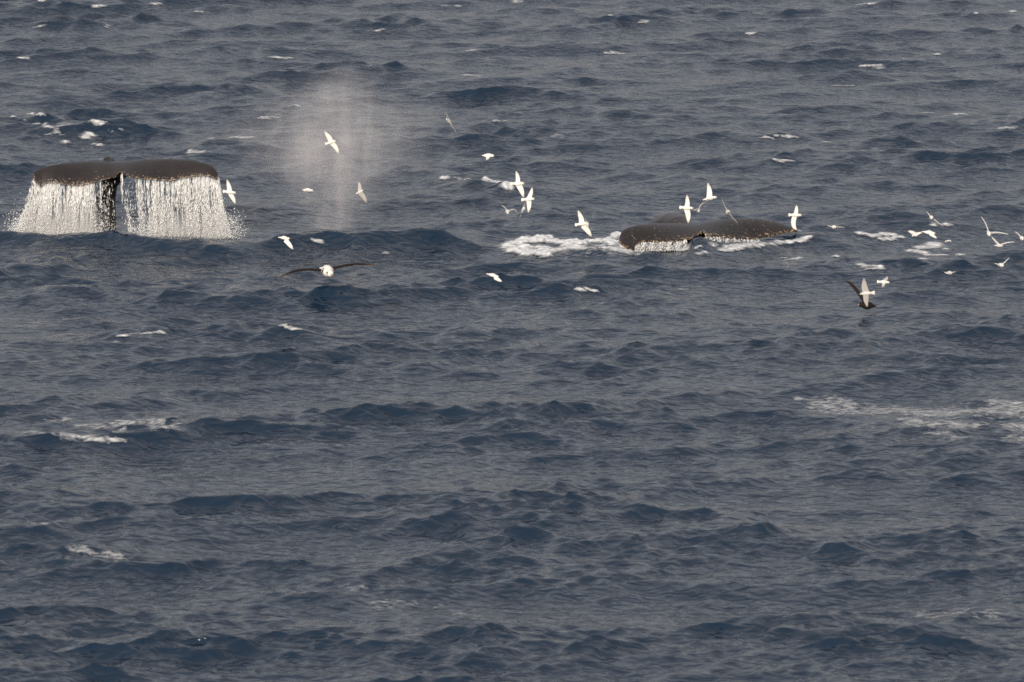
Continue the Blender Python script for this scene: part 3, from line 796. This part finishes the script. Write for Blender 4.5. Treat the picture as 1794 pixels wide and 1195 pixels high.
# ------------------------------------------------------------------ the blow: a cloud of fine mist over the spot where a whale breathed out
def blow():
    Y = 151.5
    base = at(590, 412, Y); topp = at(580, 105, Y)
    H = topp.z - base.z; Wd = 150 * m_per_px(Y)
    prof = [(0.0, .55), (.12, .75), (.3, 1.25), (.45, 1.5), (.62, 1.6), (.82, 1.35), (.93, .95), (1.0, .6)]
    vs, ns_ = [], 28
    for (t, w) in prof:
        for j in range(ns_):
            a = 2 * math.pi * j / ns_
            vs.append((math.cos(a) * w * Wd + 0.04 * Wd * t, math.sin(a) * w * Wd * 0.8, t * H - 0.05))
    fs = grid_faces(len(prof), ns_); fs.append(tuple(range(ns_))[::-1]); fs.append(tuple((len(prof) - 1) * ns_ + j for j in range(ns_)))
    me = bpy.data.meshes.new('whale_blow'); me.from_pydata(vs, [], fs); me.update()
    o = bpy.data.objects.new('whale_blow', me); COL.objects.link(o); o.location = (base.x, Y, base.z)
    m = bpy.data.materials.new('breath_mist'); m.use_nodes = True; nt = m.node_tree; nt.nodes.clear()
    out = N(nt, 'ShaderNodeOutputMaterial'); vol = N(nt, 'ShaderNodeVolumePrincipled')
    vol.inputs['Color'].default_value = (0.97, 0.935, 0.935, 1); vol.inputs['Anisotropy'].default_value = 0.0
    tc = N(nt, 'ShaderNodeTexCoord'); sep = N(nt, 'ShaderNodeSeparateXYZ'); nt.links.new(tc.outputs['Object'], sep.inputs[0])
    def mth(op, a, b=None, c=None):
        n = N(nt, 'ShaderNodeMath', operation=op)
        for i, q in enumerate((a, b, c)):
            if q is None: continue
            if isinstance(q, (int, float)): n.inputs[i].default_value = q
            else: nt.links.new(q, n.inputs[i])
        return n.outputs[0]
    tz = mth('DIVIDE', sep.outputs['Z'], H)
    cx = mth('MULTIPLY_ADD', mth('MULTIPLY', tz, tz), -0.12 * Wd, mth('ADD', sep.outputs['X'], 0.06 * Wd))
    r2 = mth('ADD', mth('MULTIPLY', cx, cx), mth('MULTIPLY', mth('MULTIPLY', sep.outputs['Y'], sep.outputs['Y']), 1.5))
    def gauss(pts, cut):
        wc = N(nt, 'ShaderNodeFloatCurve'); cv = wc.mapping.curves[0]
        cv.points[0].location = (0, pts[0][1]); cv.points[1].location = (1, pts[-1][1])
        for p in pts[1:-1]: cv.points.new(*p)
        wc.mapping.update(); nt.links.new(tz, wc.inputs[1])
        w_ = mth('MULTIPLY', wc.outputs[0], Wd)
        g_ = mth('EXPONENT', mth('MULTIPLY', mth('DIVIDE', r2, mth('MULTIPLY', w_, w_)), -1.1))
        return mth('MAXIMUM', mth('SUBTRACT', g_, cut), 0.0)
    core = gauss([(0, .20), (.3, .24), (.6, .34), (.8, .34), (1, .22)], 0.01)
    halo = gauss([(0, .24), (.2, .36), (.45, .74), (.62, .82), (.8, .60), (1, .30)], 0.02)
    g = mth('ADD', mth('MULTIPLY', core, 0.52), mth('MULTIPLY', halo, 0.58))
    mp = N(nt, 'ShaderNodeMapping'); mp.inputs['Scale'].default_value = (1.5, 1.5, 0.36); nt.links.new(tc.outputs['Object'], mp.inputs[0])
    nz = N(nt, 'ShaderNodeTexNoise'); nz.inputs['Scale'].default_value = 1.5; nz.inputs['Detail'].default_value = 4; nz.inputs['Distortion'].default_value = 0.5; nt.links.new(mp.outputs[0], nz.inputs[0])
    mr = N(nt, 'ShaderNodeMapRange'); mr.inputs[1].default_value = 0.32; mr.inputs[2].default_value = 0.72; mr.inputs[3].default_value = 0.2; mr.inputs[4].default_value = 1.8
    nt.links.new(nz.outputs[0], mr.inputs[0])
    nb = N(nt, 'ShaderNodeTexNoise'); nb.inputs['Scale'].default_value = 0.95; nb.inputs['Detail'].default_value = 3; nb.inputs['Distortion'].default_value = 0.8
    nt.links.new(tc.outputs['Object'], nb.inputs[0])
    mb = N(nt, 'ShaderNodeMapRange'); mb.inputs[1].default_value = 0.36; mb.inputs[2].default_value = 0.62; mb.inputs[3].default_value = 0.35; mb.inputs[4].default_value = 1.5
    nt.links.new(nb.outputs[0], mb.inputs[0]); g = mth('MULTIPLY', g, mb.outputs[0])
    end = N(nt, 'ShaderNodeMapRange'); end.inputs[1].default_value = 1.0; end.inputs[2].default_value = 0.45; nt.links.new(tz, end.inputs[0])
    dens = mth('MULTIPLY', mth('MULTIPLY', mth('MULTIPLY', g, mr.outputs[0]), end.outputs[0]), 0.62)
    nt.links.new(dens, vol.inputs['Density']); nt.links.new(vol.outputs[0], out.inputs['Volume'])
    me.materials.append(m)
    tag(o, 'pale pinkish cloud of fine mist from a whale blow', 'mist', kind='stuff')
blow()

# ------------------------------------------------------------------ birds
WHITE = (0.75, 0.72, 0.665); GREY = (0.40, 0.385, 0.365); PALE = (0.60, 0.575, 0.55); DARK = (0.016, 0.011, 0.009); BROWN = (0.03, 0.018, 0.011); SMOKE = (0.22, 0.21, 0.20)

_v, _f = tube([Vector((0, 0, z)) for z in (-.95, -.6, 0, .6, .95)], [(.31, .31), (.8, .8), (1, 1), (.8, .8), (.31, .31)], 8)
EYE = bpy.data.meshes.new('eye'); EYE.from_pydata([tuple(v) for v in _v], [], _f); EYE.update(); EYE.materials.append(M_BEAK_DARK)

def bird(name, c, Y, head, tail, wings, label, body=WHITE, wing=WHITE, tipc=None, headd=0.0, back=None, chord=0.165, thick=0.17, group='small white seabirds over the whales', cat='seabird', beak=M_BEAK_DARK, fan=True, alt=0.85, wthick=1.0, voxel=0.010):
    """one seabird from its own pose: c, head, tail and wing tips in the photograph's pixels, depth offsets in metres.
    wings: (tip px, tip py, tip depth, wrist px, wrist py, wrist depth); headd: how far the head is nearer (-) or farther (+) than the tail"""
    d0 = ray(c[0], c[1]); Y = min(Y, (CAM_H - alt) / -d0.z * d0.y)     # never under the waves
    C0 = at(c[0], c[1], Y)
    loc = lambda p, dy: at(p[0], p[1], Y + dy) - C0
    H_ = loc(head, headd / 2); T_ = loc(tail, -headd / 2)
    ax = (H_ - T_); L = ax.length; ax.normalize()
    prof = [(0, .022), (.06, .05), (.18, .085), (.34, .125), (.5, .145), (.66, .130), (.77, .095), (.83, .082), (.89, .086), (.95, .070), (.985, .042), (1, .015)]
    th_ = thick / 0.15
    path = [T_ + ax * (L * t) for t, _ in prof]
    if fan: path[0] = T_ + ax * (L * 0.06)
    vs, fs, tint = [], [], []
    up = Vector((0, 0, 1)); sx = ax.cross(up)
    if sx.length < .2: sx = Vector((1, 0, 0))
    sx.normalize(); uz = sx.cross(ax)
    ns_ = 14
    for (t, r) in prof:
        p = T_ + ax * (L * t)
        for j in range(ns_):
            a = 2 * math.pi * j / ns_
            vs.append(p + (sx * math.cos(a) + uz * math.sin(a)) * max(r * L * th_, 0.008))
            bc = body
            if back and math.sin(a) > 0.25 and t < .75: bc = back
            tint.append((*bc, 1))
    fs += grid_faces(len(prof), ns_)
    fs.append(tuple(range(ns_))[::-1]); fs.append(tuple((len(prof) - 1) * ns_ + j for j in range(ns_)))
    wn_ = None
    for w in wings:
        tip = loc(w[0:2], w[2])
        root = ax * (L * 0.10)
        wr = loc(w[3:5], w[5]) if len(w) > 3 else root.lerp(tip, 0.42) + ax * (0.10 * (tip - root).length)
        sp = [root - (wr - root) * 0.15]
        n = 15
        pts = []
        for i in range(n):
            t = i / (n - 1)
            q = root * (1 - t) ** 2 + wr * (2 * t * (1 - t)) + tip * t ** 2
            q = q + (wr - root.lerp(tip, 0.42)) * (0.45 * math.sin(math.pi * t))
            pts.append((q, t))
        span = (tip - root).length
        base = len(vs)
        for i, (q, t) in enumerate(pts):
            d = (pts[min(i + 1, n - 1)][0] - pts[max(i - 1, 0)][0]).normalized()
            ch = chord * min(1.0, max(span / 0.45, 0.55)) * float(np.interp(t, [0, .15, .42, .7, .9, 1], [1.0, 1.0, .98, .78, .46, .16]))
            cd = -ax - d * (-ax).dot(d)
            if cd.length < 0.25: cd = cd + uz * -0.15 - d * (uz * -0.15).dot(d)
            cd.normalize()
            nrm = d.cross(cd).normalized()
            tk = wthick * float(np.interp(t, [0, .3, 1], [.020, .014, .009]))
            for (f_, h_) in ((0, 0), (.08, .8), (.3, 1), (.65, .75), (1, .45), (1, -.45), (.65, -.55), (.3, -.6), (.08, -.6)):
                vs.append(q + cd * (ch * (f_ - 0.12)) + nrm * (tk * h_))
                col = wing
                if tipc is not None:
                    e = max(0.0, (t - .72) / .28, (f_ - .8) * 2.2 * (t > .3))
                    e = min(1.0, e)
                    col = tuple(wing[z] * (1 - e) + tipc[z] * e for z in range(3))
                tint.append((*col, 1))
        fs += grid_faces(n, 9, True, base)
        fs.append(tuple(base + j for j in range(9))); fs.append(tuple(base + (n - 1) * 9 + j for j in range(9))[::-1])
        wn_ = (tip - root)
    if fan:
        sd = wn_.normalized() if wn_ is not None else sx
        sd = (sd - ax * sd.dot(ax)); sd = sd.normalized() if sd.length > .2 else sx
        nn = ax.cross(sd).normalized(); base = len(vs)
        for (t, w_) in ((.20, .045), (.08, .075), (-.04, .10), (-.10, .085)):
            for (a, b) in ((-1, .008), (0, .013), (1, .008), (1, -.008), (0, -.013), (-1, -.008)):
                vs.append(T_ + ax * (L * (t + 0.03 * (abs(a) if t < 0 else 0))) + sd * (a * w_ * L * 1.5) + nn * b); tint.append((*body, 1))
        fs += grid_faces(4, 6, True, base)
        fs.append(tuple(base + j for j in range(6))); fs.append(tuple(base + 18 + j for j in range(6))[::-1])
    o = remesh(name, vs, fs, voxel, {'tint': ('FLOAT_COLOR', tint)}, M_BIRD, 1)
    o.location = C0
    tag(o, label, cat, group)
    # beak
    b0 = H_ - ax * (L * .02); b1 = H_ + ax * (L * .10) - up * (L * .02)
    v2, f2 = tube([b0, b0.lerp(b1, .6), b1], [(.028 * L, .03 * L), (.02 * L, .022 * L), (.006 * L, .008 * L)], 8)
    me = bpy.data.meshes.new('beak'); me.from_pydata([tuple(v) for v in v2], [], f2); me.update(); me.materials.append(beak)
    bo = bpy.data.objects.new('beak', me); COL.objects.link(bo); bo.parent = o
    for sgn in (-1, 1):                                                  # an eye on each side of the head
        e = H_ - ax * (L * .085) + sx * (sgn * .078 * L * th_) + uz * (.028 * L * th_)
        eo = bpy.data.objects.new('eye', EYE); COL.objects.link(eo); eo.parent = o; eo.location = e; eo.scale = (L * .03,) * 3
    return o

Wt = dict(body=WHITE, wing=WHITE, tipc=(0.42, 0.385, 0.34))
Gr = dict(body=(0.62, 0.60, 0.57), wing=(0.40, 0.385, 0.36), tipc=(0.16, 0.15, 0.14))
bird('white_seabird', (582, 249), 150.5, (589, 246.5), (571, 252), [(568, 229, 0), (594.5, 269, 0)], 'white seabird banking in front of the middle of the pale mist', **Wt)
bird('white_seabird', (403, 337), 148.5, (414, 338), (392, 335.5), [(398, 314, 0), (413, 357.5, 0)], 'white seabird banking just right of the raised fluke and its falling water', **Wt)
bird('white_seabird', (540, 334), 150.2, (549, 334.5), (531, 333), [(536, 333, .45), (543, 336, -.42)], 'small white seabird seen side on low in the mist, wings edge on', thick=.24, **Wt)
bird('grey_seabird', (632, 336), 150.0, (637, 333), (625, 339), [(628, 316, 0.05), (643.5, 356.5, 0.05)], 'grey and white seabird with dark wing edges at the right side of the mist', **Gr)
bird('white_seabird', (500, 418), 148.0, (508, 418), (489, 416), [(514, 437, -.1), (497, 413, .38)], 'white seabird with one wing hanging down below the foot of the mist', **Wt)
bird('grey_seabird', (789, 214), 151.0, (791, 216), (783, 209), [(780, 196, .1), (801.5, 235.5, .1)], 'slim grey seabird alone high above the foaming crest, wings along a steep line', headd=.22, chord=.12, **Gr)
bird('white_seabird', (856, 273), 150.5, (866, 273), (846, 272.5), [(852, 281, -.25), (857, 271, .4)], 'small white seabird alone above the crest, seen side on', thick=.22, **Wt)
bird('white_seabird', (908, 320), 149.0, (919, 321), (896, 322), [(904.5, 299, 0), (918, 346, 0)], 'upper of two overlapping white seabirds left of centre, wings spread vertically', **Wt)
bird('white_seabird', (927, 349), 148.0, (937, 348), (915, 350), [(933, 328, 0), (926, 373, 0)], 'lower of two overlapping white seabirds left of centre, wings spread vertically', **Wt)
bird('grey_seabird', (917, 366), 149.6, (920, 362), (915, 370), [(910, 384, -.05), (922, 352, .15)], 'grey seabird half hidden behind the lower of the two overlapping white birds', headd=.25, **Gr)
bird('grey_seabird', (890, 371), 149.2, (890, 374), (889, 368), [(877, 360, .05, 884, 363, 0), (908, 375, .05, 900, 367, 0)], 'small seabird facing the camera with arched grey wings left of the pair', headd=-.34, chord=.12, **Gr)
bird('white_seabird', (1021, 393), 147.6, (1031, 390), (1009, 394), [(1013, 368, 0), (1037, 414.5, 0)], 'large white seabird with spread wings above the foam wash', **Wt)
bird('grey_seabird', (1031, 393), 148.8, (1028, 389), (1030, 396), [(1038, 404, 0), (1024, 381, .1)], 'grey seabird hidden behind the white bird above the foam wash', headd=.3, **Gr)
bird('white_seabird', (1204, 364.5), 147.0, (1215, 365), (1192, 363.5), [(1204, 341, 0), (1206.5, 391.5, 0)], 'white seabird with wings straight up and down over the notch of the low fluke', **Wt)
bird('white_seabird', (1244, 347), 147.0, (1256, 345), (1233, 350), [(1240.5, 320, 0), (1247, 350, -.42)], 'white seabird with one wing raised, topmost bird over the low fluke', **Wt)
bird('grey_seabird', (1224, 370), 147.8, (1224, 371.5), (1223, 366), [(1240, 354, .05, 1228, 359, 0), (1213, 370, .2, 1218, 368, .1)], 'small seabird with one curved grey wing between white birds above the fluke', headd=-.32, chord=.11, **Gr)
bird('grey_seabird', (1275, 371), 147.3, (1273, 373), (1277, 370), [(1263.5, 347, .05), (1293.5, 392, .05)], 'slim grey seabird with wings in one thin slanting line over the right lobe', headd=.30, chord=.10, **Gr)
bird('white_seabird', (1394, 378.5), 147.5, (1405, 377), (1383, 376.5), [(1395.5, 359, 0, 1398, 368, 0), (1397, 402.5, 0, 1393, 392, 0)], 'white seabird with spread wings at the right tip of the low fluke', **Wt)
bird('white_seabird', (1461, 397.5), 149.6, (1465, 398), (1457, 397.5), [(1449, 395.5, .1), (1481, 398.5, .1)], 'tiny white seabird gliding over the water between the fluke and the right flock', headd=-.25, chord=.09, body=WHITE, wing=PALE)
bird('white_seabird', (1632, 381), 149.5, (1633, 383), (1631, 379.5), [(1623, 370, .1), (1653, 397, .1)], 'small white bodied seabird with thin slanting wings, highest of the right flock', headd=-.3, chord=.08, body=WHITE, wing=PALE)
bird('white_seabird', (1607, 411), 148.8, (1615, 407), (1599, 413.5), [(1591, 405, .1, 1599, 405, 0), (1606, 408, .4)], 'white seabird lifting its neck and wings off the water, left of a touching pair', body=WHITE, wing=PALE)
bird('white_seabird', (1629, 408), 148.8, (1639, 409), (1617, 406), [(1642, 417.5, -.1), (1628, 403, .35)], 'white seabird with a drooping wing, right of a touching pair on the water', **Wt)
bird('white_seabird', (1662, 422.5), 148.4, (1667, 422.5), (1656, 423), [(1660, 421, .2), (1660, 423, -.2)], 'small white seabird sitting on the water above the curl of foam', alt=.3, thick=.24, **Wt)
bird('white_seabird', (1733, 409), 148.6, (1734, 413), (1732, 406), [(1719, 380, .05, 1727, 392, 0), (1767, 411, .15, 1748, 408, .1)], 'white seabird with one long wing raised up left near the right edge', headd=-.32, chord=.11, body=WHITE, wing=PALE)
bird('white_seabird', (1752, 430), 147.9, (1757, 431), (1744, 430), [(1737, 414, .05, 1747, 424, 0), (1778, 424, .1, 1763, 426, .1)], 'pale seabird low over the water just below the bird with the raised wing', headd=-.15, chord=.11, body=PALE, wing=PALE)
bird('white_seabird', (1791, 418), 148.4, (1792, 420), (1789, 415), [(1778, 406, .05, 1784, 410, 0), (1806, 410, .05)], 'white seabird cut off by the right edge of the picture', headd=-.3, chord=.10, body=WHITE, wing=PALE)
bird('white_seabird', (1754, 464), 147.0, (1758, 466), (1750, 463), [(1741, 461, .1), (1769, 451, .1)], 'small seabird with thin raised wings below the right edge flock', headd=-.28, chord=.08, body=WHITE, wing=PALE)
bird('white_seabird', (1664, 478), 146.4, (1668, 479), (1660, 477), [(1654, 475.5, .05, 1659, 479, 0), (1675, 476, .05)], 'faint small seabird skimming the water below the curl of foam', headd=-.25, chord=.08, body=PALE, wing=PALE)
bird('grey_seabird', (1549, 494), 145.6, (1559, 495), (1538, 493.5), [(1556, 484, .15), (1546, 505, -.1)], 'small grey winged seabird at upper right of the dark bird', body=WHITE, wing=(0.42, 0.39, 0.37), tipc=(.15, .13, .12))
bird('grey_seabird', (1516, 514), 143.6, (1506, 515), (1531, 513), [(1513, 487, 0), (1519, 538.5, -.02)], 'pale grey seabird, wings up and down, before the dark bird on the water', thick=.14, body=PALE, wing=(0.36, 0.34, 0.32), tipc=(.25, .235, .22), alt=.95, chord=.19)
bird('dark_seabird', (1517, 533), 144.3, (1505, 533.5), (1532, 536), [(1479.5, 492, .1, 1495, 505, .05), (1534, 538, .2)], 'dark brown seabird sitting on the water with one wing raised up left', body=DARK, wing=DARK, tipc=BROWN, chord=.085, thick=.30, alt=.16, group='large seabirds', cat='seabird', beak=M_BEAK_PINK)
bird('white_seabird', (866, 483.5), 146.2, (874, 485), (854, 480), [(880, 493, -.05), (864, 479, .35)], 'small white seabird with one wing hanging down on the open water below centre', **Wt)
bird('white_seabird', (987, 430), 148.0, (991, 431), (983, 429.5), [(985, 429, .15), (988, 431, -.15)], 'tiny white seabird sitting in the foam wash left of the low fluke', alt=.3, thick=.24, **Wt)
bird('albatross', (573, 474), 145.0, (580, 480.5), (568, 469), [(489, 486.5, .1, 530, 473, 0), (660, 465, .1, 612, 464.5, 0)], 'big white albatross with long thin dark wings gliding towards the camera', body=WHITE, wing=(.014, .009, .007), tipc=(.09, .05, .024), headd=-.7, alt=1.3, wthick=1.7, chord=.15, thick=.185, group='large seabirds', cat='albatross', beak=M_BEAK_PINK)
